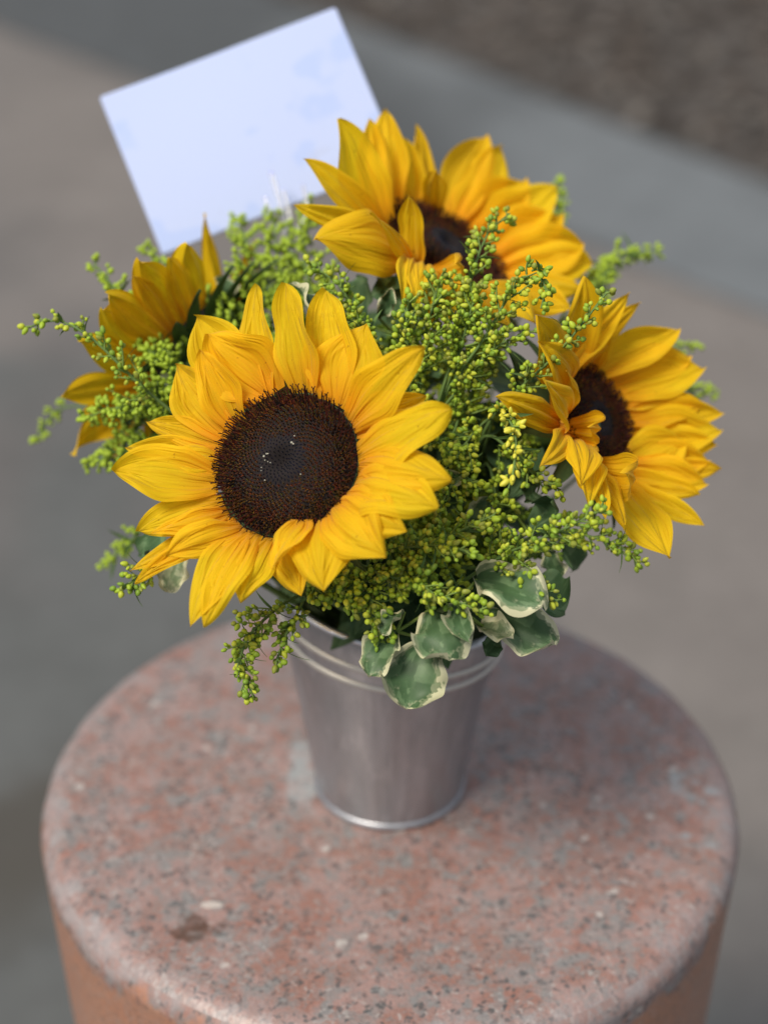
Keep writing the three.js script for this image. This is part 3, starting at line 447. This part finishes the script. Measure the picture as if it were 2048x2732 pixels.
const SPRIGS = [
["thin goldenrod sprig arching farthest left, its tip drooping over the orange petals",[[-79,962,31],[-104,989,32],[-125,1009,26],[-139,1013,20],[-151,1007,15]],15,9,0.30],
["goldenrod sprig reaching up left across the middle of the partly hidden sunflower",[[-75,967,11],[-97,985,-6],[-115,998,-26],[-133,1008,-50]],17,12,0.15],
["goldenrod sprig rising just under the lower left corner of the white envelope",[[-70,972,-16],[-86,986,-37],[-102,996,-60],[-113,1003,-82]],16,13,0.12],
["dense goldenrod sprig beside the curled leaf, below the bottom edge of the envelope",[[-46,968,-14],[-57,988,-38],[-64,1000,-62],[-70,1010,-98]],18,19,0.20],
["dense goldenrod sprig directly in front of the clear card pick",[[-38,968,-14],[-46,988,-38],[-51,1003,-65],[-55,1014,-94]],18,19,0.20],
["goldenrod sprig between the card pick and the back sunflower's left petals",[[-29,972,-16],[-34,992,-40],[-39,1002,-63],[-38,1014,-106]],16,17,0.25],
["leaning goldenrod sprig left of the back sunflower with a beaded drooping top",[[-7,985,11],[-15,1010,13],[-21,1024,11],[-34,1030,2]],14,11,0.30],
["short goldenrod sprig lying over the top right petal of the front sunflower",[[-3,991,19],[-9,1008,27],[-18,1019,32],[-29,1020,37]],11,9,0.35],
["tall goldenrod spike standing in front of the back sunflower's dark disc",[[16,970,38],[27,1006,28],[33,1029,14],[40,1040,-5],[50,1044,-19]],20,12,0.35],
["goldenrod sprig that arches right over the back sunflower and hangs its tip",[[20,979,33],[39,1014,35],[49,1031,30],[58,1038,26],[62,1034,30],[60,1026,37]],18,11,0.35],
["bushy goldenrod sprig covering the lower petals of the back sunflower",[[11,975,35],[13,1003,30],[16,1018,26],[20,1031,18]],20,17,0.30],
["bushy goldenrod sprig just right of the dense middle clump",[[18,975,35],[27,1000,32],[31,1015,28],[35,1030,25]],19,16,0.30],
["leafy goldenrod sprig along the upper right petals of the front sunflower",[[7,969,39],[8,996,34],[6,1017,33],[7,1027,27]],15,12,0.30],
["low goldenrod sprig pointing right toward the right sunflower's upper petals",[[17,972,37],[30,992,36],[44,1010,37],[57,1017,39]],16,9,0.30],
["slender goldenrod sprig crossing the right sunflower's left petals",[[42,975,35],[54,996,45],[66,1011,48],[77,1024,44],[86,1034,38]],18,9,0.20],
["goldenrod sprig in the gap between the front and right sunflowers, upper part",[[17,961,32],[28,975,35],[36,991,31],[43,999,26]],16,14,0.15],
["goldenrod sprig hanging in the gap, beside the front sunflower's right petals",[[28,973,30],[26,975,46],[20,975,58],[11,997,51]],9,7,0.40],
["yellowish goldenrod strand hanging straight down left of the right sunflower",[[45,987,39],[45,991,60],[48,992,77],[48,987,90],[45,978,98]],15,6,0.15],
["goldenrod sprig drooping in the gap under the long left petal of the right sunflower",[[42,975,35],[31,974,53],[26,969,62],[36,962,72]],15,11,0.20],
["goldenrod sprig deep in the gap, trailing toward the right sunflower's lower petals",[[40,966,34],[51,966,52],[59,964,65],[68,962,72]],13,9,0.20],
["goldenrod sprig at the right tips of the front sunflower's lower right petals",[[32,962,43],[27,962,61],[21,959,74],[17,950,85]],14,11,0.20],
["goldenrod sprig in the dark hollow below the gap between two sunflowers",[[40,956,40],[43,951,61],[44,945,77],[43,935,89]],15,13,0.20],
["long yellow green goldenrod sprig pointing right below the right sunflower",[[26,923,84],[45,948,98],[60,962,107],[72,970,109],[81,975,106]],19,12,0.30],
["goldenrod sprig under the right sunflower ending beside its lowest petal",[[50,927,59],[68,937,64],[87,937,70],[96,934,72],[102,929,75]],18,11,0.25],
["goldenrod sprig lying over the dark variegated leaf at the right of the rim",[[30,927,76],[44,936,94],[55,940,109],[65,935,112]],15,9,0.30],
["goldenrod sprig pointing right just below the front sunflower's lower right petals",[[-8,938,81],[6,953,101],[19,959,109],[31,959,114]],16,11,0.25],
["goldenrod sprig reaching right to the small curled leaf over the bucket rim",[[-20,935,83],[1,943,107],[20,942,119],[37,939,126]],19,13,0.20],
["goldenrod sprig hanging over the bucket rim beside the round variegated leaves",[[-16,938,87],[-10,937,105],[-6,931,117],[-4,922,120],[-9,916,118]],17,11,0.20],
["bushy goldenrod sprig under the lowest front petal, above the bucket's near rim",[[-23,938,81],[-23,939,98],[-18,937,109],[-14,933,113]],16,14,0.15],
["goldenrod sprig tucked beneath the front sunflower's bottom petals",[[-27,939,74],[-29,937,93],[-30,935,103],[-28,932,108]],12,11,0.20],
["goldenrod sprig pointing up right out of the low clump, below the dark hollow",[[1,929,87],[15,951,97],[28,961,100],[40,967,99]],16,10,0.30],
["goldenrod sprig in the middle of the low clump, pointing toward the viewer",[[1,935,83],[6,945,106],[11,947,117],[16,946,123]],14,14,0.15],
["drooping goldenrod sprig outside the left of the bucket, hanging lowest",[[-37,921,87],[-49,922,103],[-57,917,111],[-60,909,116],[-55,896,122]],21,10,0.25],
["thin goldenrod sprig hanging against the bucket's left side by its ribs",[[-34,923,90],[-38,922,103],[-43,915,110],[-46,907,115]],13,6,0.25],
["goldenrod twig peeking out under the lower left petals of the front sunflower",[[-81,935,71],[-96,931,79],[-104,926,82],[-111,921,83]],9,7,0.50],
["blurred goldenrod tip low at the far left behind the front sunflower",[[-90,928,23],[-107,909,11],[-122,889,0],[-134,873,-8]],10,6,0.50],
["small lone goldenrod tip far out at the left edge, level with the front sunflower's disc",[[-107,949,-14],[-138,939,-43],[-158,930,-55],[-169,916,-52]],8,5,0.72],
["goldenrod sprig left of the front sunflower, pointing left along its petal tips",[[-84,963,19],[-101,972,19],[-118,969,15],[-133,961,8]],15,13,0.15],
["goldenrod sprig left of the front sunflower, lowest of those over the orange petals",[[-85,953,19],[-101,951,14],[-117,944,7],[-135,931,-3]],16,13,0.20],
["goldenrod sprig close above the front sunflower's upper left petals",[[-74,963,19],[-88,977,16],[-96,985,6],[-109,989,-9]],15,14,0.10],
["goldenrod sprig beside the front sunflower's left petals, half behind them",[[-82,959,21],[-91,971,26],[-97,976,23],[-101,982,13]],14,13,0.10],
["goldenrod sprig standing right behind the upper petals of the front sunflower",[[-57,965,6],[-65,982,-4],[-74,991,-22],[-86,999,-44]],16,15,0.15],
["goldenrod tuft behind the top right of the bouquet, right of the back sunflower",[[81,988,-49],[97,988,-79],[112,991,-98],[129,989,-108]],16,11,0.25],
["goldenrod sprig in the notch between the back and right sunflowers",[[76,985,-35],[91,985,-59],[98,988,-73],[105,991,-92]],14,9,0.30],
["faint goldenrod tip behind the back sunflower's right petals",[[69,978,-102],[79,991,-127],[84,1001,-139],[83,1009,-150]],9,6,0.50],
["faint goldenrod tip behind the right sunflower's top petals",[[106,949,-60],[123,952,-74],[135,952,-80],[148,950,-84]],9,5,0.50],
["faint goldenrod tip behind the right sunflower's right petals",[[121,930,-49],[138,935,-64],[148,934,-69],[157,930,-72]],8,5,0.50]
];
SPRIGS.forEach(([label, pts, nb, bl, st], i) => { seed = 5000 + i * 131; goldenrod(label, pts, Math.round(nb * 1.3), bl, st, label.startsWith('yellowish'), null, (i > 0 && i < 6) || i > 34); });   // soft, distant sprigs keep their buds in one piece
const FILLERS = [[[-58,976,-24],13], [[-21,984,-18],13], [[-1,990,-15],14], [[31,974,12],15], [[22,938,58],15], [[62,934,48],12], [[30,925,77],13], [[-42,982,-22],14], [[-87,972,-16],13], [[47,997,-14],13], [[61,953,19],12], [[-111,945,0],11], [[3,922,90],12], [[-16,927,87],13], [[29,992,-11],14], [[7,973,13],14], [[55,969,9],13], [[-66,954,-5],13], [[-99,935,7],12], [[-51,995,-42],14], [[-25,990,-33],14], [[49,924,72],13], [[69,925,60],12], [[-88,986,-37],12], [[-76,993,-47],13], [[-120,954,-5],13], [[-104,963,-23],13], [[-128,961,-27],11], [[-48,1001,-81],14], [[-63,999,-74],14], [[-30,994,-65],14], [[-88,991,-63],12], [[-64,980,-45],14], [[-125,940,-8],12], [[-111,979,-20],12], [[29,925,95],11], [[16,928,99],12], [[-88,966,17],13], [[-99,950,21],13], [[-79,982,-4],13], [[-94,988,-20],13], [[-109,970,8],12]];
FILLERS.forEach(([p, bl], i) => {
  seed = 9000 + i * 57;
  const e = V(...p), b = V(0, 930, 0).lerp(e, 0.35), m = b.clone().lerp(e, 0.6).add(V(rs(6), rs(6), rs(6)));
  const [where, group] = p[1] < 936 ? ['short goldenrod sprig crowded low above the bucket rim under the taller sprigs', 'goldenrod sprigs crowded low above the bucket rim'] : p[0] < -72 ? ['short goldenrod sprig at the left among the petals of the half hidden sunflower', 'goldenrod sprigs among the left orange petals'] : p[0] < -15 ? ['short goldenrod sprig in the green bank below the envelope, behind the front sunflower', 'goldenrod sprigs banked up below the envelope'] : ['short goldenrod sprig in the shaded middle, between the front, back and right sunflowers', 'goldenrod sprigs deep in the shaded middle'];
  goldenrod(where, [b, m, e].map((q) => [Math.round(q.x), Math.round(q.y), Math.round(q.z)]), 20, bl, 0.15, false, group);
});

// ---------- leaves ----------
const leafTex = [0, 1, 2].map((k) => texture(256, 256, (u, v, c) => {
  // u across, v from stalk to tip; the cream margin follows the outline with a ragged inner edge
  const x = Math.abs(u - 0.5) * 2, g = 0.78 + 0.45 * fbm(u * 7, v * 7, 171 + k, 4), vein = smooth(0.05, 0.0, Math.abs(u - 0.5)) * 0.35 + 0.18 * smooth(0.12, 0.0, Math.abs(((v * 7 - x * 1.6) % 1 + 1) % 1 - 0.5) - 0.0) * (1 - x);
  let r = 0.055, gg = 0.112, b = 0.046;
  if (k === 2) { r = 0.13; gg = 0.18; b = 0.09; }
  const pat = smooth(0.46, 0.58, fbm(u * 5 + 2 * x, v * 6, 177 + k, 4)) * 0.75; r = mix(r, r * 2.3, pat); gg = mix(gg, gg * 1.85, pat); b = mix(b, b * 2.2, pat);
  r = (r + 0.04 * vein) * g; gg = (gg + 0.05 * vein) * g; b = (b + 0.03 * vein) * g;
  if (k !== 1) {
    const d = Math.max(x, (v - 0.45) / 0.55) + 0.75 * (fbm(u * 7, v * 9, 181 + k, 3) - 0.5) + 0.12 * (noise(u * 34, v * 34, 183) - 0.5), g2 = smooth(k === 2 ? 0.35 : 0.58, k === 2 ? 0.5 : 0.72, d) * 0.3, m = Math.max(g2, smooth(k === 2 ? 0.55 : 0.76, k === 2 ? 0.66 : 0.84, d));
    r = mix(r, 0.56, m); gg = mix(gg, 0.56, m); b = mix(b, 0.36, m);
  }
  c[0] = r; c[1] = gg; c[2] = b;
}));
const leafMats = leafTex.map((t, k) => new THREE.MeshPhysicalMaterial({ map: t, roughness: k === 1 ? 0.62 : 0.5, specularIntensity: k === 1 ? 0.35 : 0.6, side: THREE.DoubleSide, transmission: 0.06, thickness: 0 }));
function leafGeo(B, T, W, roll, cup, droop) {
  const d = T.clone().sub(B), L = d.length(); d.normalize();
  const view = V(-0.003, 1.1, 0.69).sub(B).normalize();      // leaves spread outward from the bouquet, faces up and out
  let w = d.clone().cross(view).normalize(); w.applyAxisAngle(d, roll * Math.PI / 180); const m = w.clone().cross(d).normalize(), ph = rnd() * 6, f1 = 3 + rnd() * 2;
  return sheet(16, 34, (u, v0, q) => {
    const v = 1 - Math.pow(1 - v0, 1.8), x = u * 2 - 1, e = v < 0.58 ? mix(0.10, 1, Math.sin(Math.PI / 2 * Math.min(1, v / 0.58))) : Math.pow(Math.max(0, 1 - Math.pow((v - 0.58) / 0.42, 2.2)), 0.58), hw = W / 2 * Math.max(0.03, e) * (1 + 0.035 * Math.sin(v * 23 + ph + (x > 0 ? 2 : 0)));
    const wave = 0.0038 * (W / 0.02) * Math.sin(v * f1 * 3.1 + ph + (x > 0 ? 1.7 : 0)) * x * x;
    q.copy(B).addScaledVector(d, L * v).addScaledVector(w, hw * x * (1 - 0.18 * Math.abs(cup) * x * x)).addScaledVector(m, hw * (cup * (Math.abs(x) * 0.35 + x * x) + 0.35 * Math.pow(Math.max(0, Math.abs(x) - 0.7) / 0.3, 2) * Math.sin(ph + v * 4 + (x > 0 ? 1.2 : 0))) + wave + L * droop * 4 * v * (1 - v) - 0.0008 * (1 - Math.abs(x)) * 0.5);
  });
}
const TWIGS = [
["low variegated leaf cluster hanging over the front of the bucket, its leaves edged in cream",[[[2,922,114],[-9,913,132],16,10,0.25,0.1,0],[[14,920,115],[6,899,134],26,0,0.12,0.1,0],[[16,930,109],[22,924,136],25,0,-0.25,0.15,0],[[5,931,114],[-4,927,123],10,30,0.5,0.1,0]]],
["variegated leaf cluster spreading over the right of the bucket rim",[[[25,934,112],[30,930,133],12,20,0.45,0.1,0],[[34,934,95],[58,940,121],24,-10,0.2,0.12,0],[[40,918,93],[65,915,113],22,0,-0.2,0.1,0],[[35,915,100],[48,920,116],11,0,0.3,0.1,2],[[44,908,99],[38,905,107],9,0,0.2,0.1,1],[[56,920,74],[71,915,89],21,0,0.2,0.15,1]]],
["blurred dark variegated leaves under the right sunflower, hanging behind the rim",[[[65,929,63],[71,918,69],11,40,0.3,0.1,0],[[71,928,58],[80,913,55],12,0,0.2,0.1,1],[[49,929,69],[53,924,78],13,10,0.2,0.1,1]]],
["curled variegated leaf standing between the envelope and the front sunflower",[[[-72,991,-39],[-77,1003,-47],13,25,0.9,-0.2,0]]],
["narrow dark leaf with a cream margin behind the front sunflower's top petals",[[[-34,1012,24],[-42,1023,6],9,55,0.5,0.15,0]]],
["pale variegated leaf left of the front sunflower among goldenrod",[[[-91,975,17],[-99,981,8],15,15,0.3,-0.1,2]]],
["pale leaf pair hanging below the front sunflower's left petals",[[[-86,928,64],[-93,913,73],13,0,0.3,0.1,2],[[-88,935,54],[-106,918,52],14,10,0.2,0.1,1]]],
["grey green leaves in the hollow right of the front sunflower",[[[16,956,58],[29,964,65],9,20,0.3,0.1,0],[[20,946,64],[31,957,64],10,0,0.3,0.1,1],[[32,937,64],[41,952,61],10,0,0.3,0.1,0]]],
["smooth dark leaves curving beside the lower left of the right sunflower",[[[56,940,68],[65,959,74],12,20,0.5,-0.3,1],[[49,946,53],[58,962,54],9,20,0.4,-0.2,1],[[62,947,58],[54,957,57],10,20,0.4,-0.2,1]]],
["dark green leaves below the left petals of the back sunflower",[[[3,996,-2],[-6,1015,-19],15,30,0.3,0.1,1],[[-5,1006,4],[0,1021,7],8,40,0.4,0.1,0],[[-11,998,-8],[-15,1011,-28],14,-20,0.2,0.1,1]]],
["long dark leaf between the goldenrod clump and the right sunflower",[[[58,971,26],[48,1002,24],9,20,0.3,0.1,1],[[65,971,14],[52,987,16],12,0,0.2,0.1,1]]]
];
TWIGS.forEach(([label, leaves], i) => {
  seed = 7000 + i * 37;
  const b0 = V(...leaves[0][0]).multiplyScalar(0.001), o = thing('variegated_twig', label, 'foliage', b0.toArray());
  const root = V(b0.x * 0.35, 0.862, b0.z * 0.35), to = (p) => V(...p).multiplyScalar(0.001).sub(b0), rl = root.clone().sub(b0);
  mesh('stem', stalk([rl, rl.clone().multiplyScalar(0.45).add(V(0, 0.004, 0)), V(0, 0, 0)], 0.0018, 0.0011, 6, 10), stemM, o);
  for (const [b, t, w, r, c, dr, k] of leaves) {
    const B = to(b), T = to(t), l = mesh('leaf', leafGeo(B, T, w * 0.001, r, c, dr), leafMats[k], o);
    if (B.length() > 0.002) mesh('leaf_stalk', stalk([V(0, 0, 0), B.clone().multiplyScalar(0.5).add(V(0, -0.002, -0.002)), B], 0.0008, 0.0006, 5, 5), twigMat, o);
  }
});
// plain dark leaves in the heart of the bouquet
[['dark leafy stem in the heart of the bouquet behind the front sunflower', -0.035, 0.0], ['dark leafy stem in the heart of the bouquet below the back sunflower', 0.0, -0.03], ['dark leafy stem in the heart of the bouquet beside the right sunflower', 0.04, 0.0], ['dark leafy stem low in the middle of the bouquet above the rim', 0.012, 0.035], ['dark leafy stem between the front sunflower and the half hidden back one', -0.062, -0.025], ['dark leafy stem below the envelope behind the goldenrod', -0.022, -0.062]].forEach(([label, sx, sz], i) => {
  seed = 8000 + i * 91;
  const o = thing('leafy_stem', label, 'foliage', [sx * 0.4, 0.862, sz * 0.4]), top = V(sx, 0.11 - (i === 3 ? 0.06 : 0), sz);
  mesh('stem', stalk([V(0, 0, 0), top.clone().multiplyScalar(0.5).add(V(0, 0.01, 0)), top], 0.0024, 0.0014, 6, 10), stemM, o);
  for (let j = 0; j < 26; j++) {
    const v = 0.2 + 0.8 * j / 25, B = top.clone().multiplyScalar(v), a = j * 2.4 + rs(0.3), T = B.clone().add(V(Math.cos(a) * 0.046, 0.004 + rs(0.014), Math.sin(a) * 0.046));
    const d = T.clone().sub(B).normalize(), w = d.clone().cross(UP).normalize(), W = 0.021 + rnd() * 0.008, L = 0.046;
    mesh('leaf', sheet(6, 10, (u, s, q) => { const x = u * 2 - 1, hw = W / 2 * Math.pow(Math.sin(Math.PI * Math.pow(clamp(s * 0.97 + 0.03), 0.8)), 0.7); q.copy(B).addScaledVector(d, L * s).addScaledVector(w, hw * x).add(V(0, -0.006 * s * s + hw * 0.25 * x * x, 0)); }), leafMats[1], o);
  }
});

renderer.render(scene, camera);
